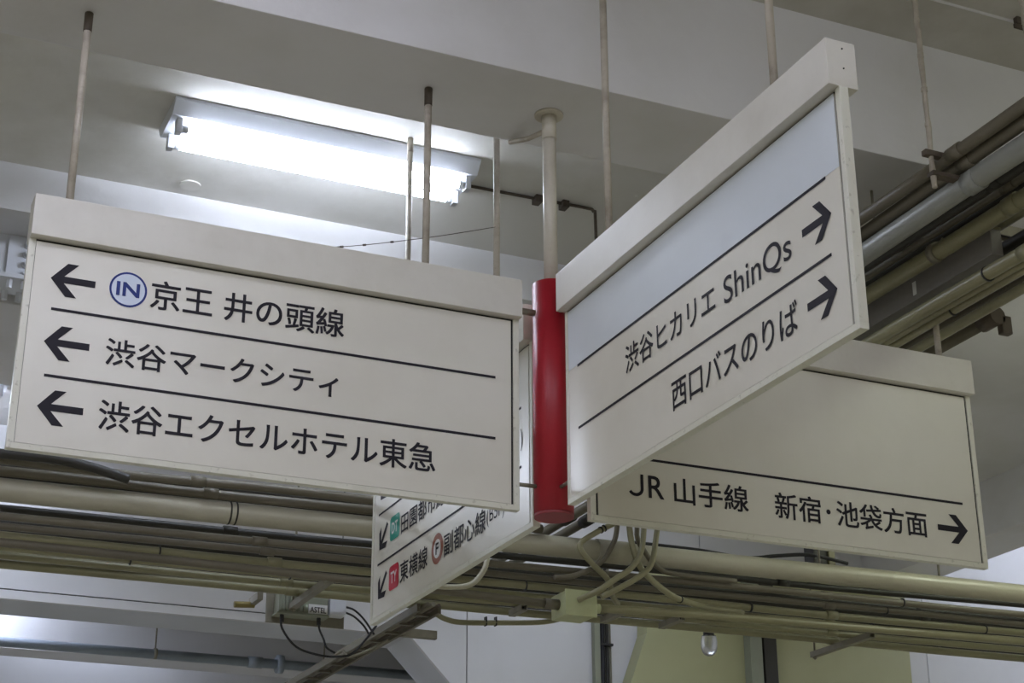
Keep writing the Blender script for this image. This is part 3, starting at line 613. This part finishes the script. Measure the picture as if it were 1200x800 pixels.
for x, z, r, mt, lb, ya, yb, ties in SIDE:
    e = tag(empty('ceiling_pipe', (x, 0, z)), lb, 'pipe', 'pipes of the side rack')
    n = 24; ph = random.random() * 6; wob = .002
    pipe_obj('tube', [(x + wob * math.sin(k + ph), ya + (yb - ya) * k / n, z + wob * math.sin(k * .8 + ph)) for k in range(n + 1)], r, mt, e, 18)
    for y in ties: shade_flat_caps(obj('cable_tie', tube([(x, y - .003, z), (x, y + .003, z)], r + .004, 16), M_BLACK, e))
    for y in (-2.4, -.9 + x * .2): shade_flat_caps(obj('coupling', tube([(x, y - .03, z), (x, y + .03, z)], r + .003, 16), mt, e))
du = tag(empty('cable_duct', (1.49, 0, 4.0)), 'flat grey rectangular duct between the pipes of the side rack', 'duct')
obj('duct_body', box(1.440, 1.486, -.42, 2.1, 3.965, 4.06, .004), M_DUCT, du)
obj('duct_lip', box(1.436, 1.490, -.42, 2.1, 4.06, 4.072, .002), M_PIPE, du)
obj('label_patch', box(1.4388, 1.440, -.005, .015, 3.985, 4.035), M_WHITE, du)
def cross_channel(label, x0, x1, y, z, mt):
    e = tag(empty('cross_strut', (x0, y, z)), label, 'strut')
    bm = box(x0, x1, y - .022, y + .022, z + .036, z + .041); add_box(bm, x0, x1, y - .022, y - .017, z, z + .036); add_box(bm, x0, x1, y + .017, y + .022, z, z + .036)
    obj('channel_rail', bm, mt, e); obj('slot_shade', box(x0 + .01, x1 - .01, y - .016, y + .016, z + .012, z + .035), M_GAP, e); return e  # dark filler painted as the shade in the channel slot
cs = cross_channel('cream cross strut behind the side rack pipes', 1.42, 2.6, -.205, 4.165, M_STRUT)
for x, r, z in ((1.367, .030, 4.04), (1.517, .020, 4.10)):
    c_ = obj('pipe_clamp', tube([(x, -.235, z), (x, -.205, z)], r + .006, 16), M_STRUT, cs); shade_flat_caps(c_)
    obj('clamp_bolt', tube([(x + r * .6, -.22, z + r * .6), (x + r * .6 + .02, -.22, z + r + .03)], .007, 6), M_STRUT, cs)
for x in (1.95, 2.5): pipe_obj('threaded_rod', [(x, -.24, 4.17), (x, -.24, ZN)], .006, M_ROD, cs, 8)
cs2 = cross_channel('open bracket end resting above the thick grey pipe', 1.135, 1.32, .03, 4.155, M_STRUT)
shade_flat_caps(obj('pipe_clamp', tube([(1.186, -.01, 4.07), (1.186, .02, 4.07)], .042, 18), M_STRUT, cs2)); pipe_obj('threaded_rod', [(1.31, .03, 4.16), (1.31, .03, ZS)], .005, M_STRUT, cs2, 8)
def hanger(label, x, y, z):
    e = tag(empty('pipe_hanger', (x, y, z)), label, 'hanger')
    q = [(x + random.uniform(-.002, .002), y, z - .10 + (ZN - z + .10) * k / 16) for k in range(17)]
    rr = [.0075 + random.uniform(0, .003) for _ in q]
    shade_flat_caps(obj('rod', tube(q, .007, 8, rr), M_ROD, e))
    for k in range(4): obj('knot', tube([(x, y, z + .12 + .13 * k), (x, y, z + .135 + .13 * k)], .011, 7), M_ROD, e)
    obj('foot', box(x - .012, x + .13, y - .016, y + .016, z - .06, z - .045, .002), M_RUST, e)
    obj('top_clip', box(x - .03, x + .05, y - .012, y + .012, z + .01, z + .03, .004), M_RUST, e)
hanger('grimy hanger rod holding the two topmost side rack pipes', 1.062, -.62, 4.14)
hanger('thin hanger rod at the top right corner', 1.215, -.95, 4.17)
# stub pipe with a dark valve under the side rack
vs = tag(empty('stub_pipe', (1.82, .2, 3.97)), 'short brown pipe ending in a dark valve beside the right rear sign', 'pipe')
pipe_obj('tube', [(1.80, .05, 3.965), (1.80, 2.0, 3.965)], .024, M_PIPEB, vs, 14)
shade_flat_caps(obj('valve_body', tube([(1.80, .0, 3.965), (1.80, .09, 3.965)], .034, 12), M_RUST, vs)); obj('valve_handle', box(1.815, 1.86, .0, .03, 3.90, 3.97, .006), M_RUST, vs)
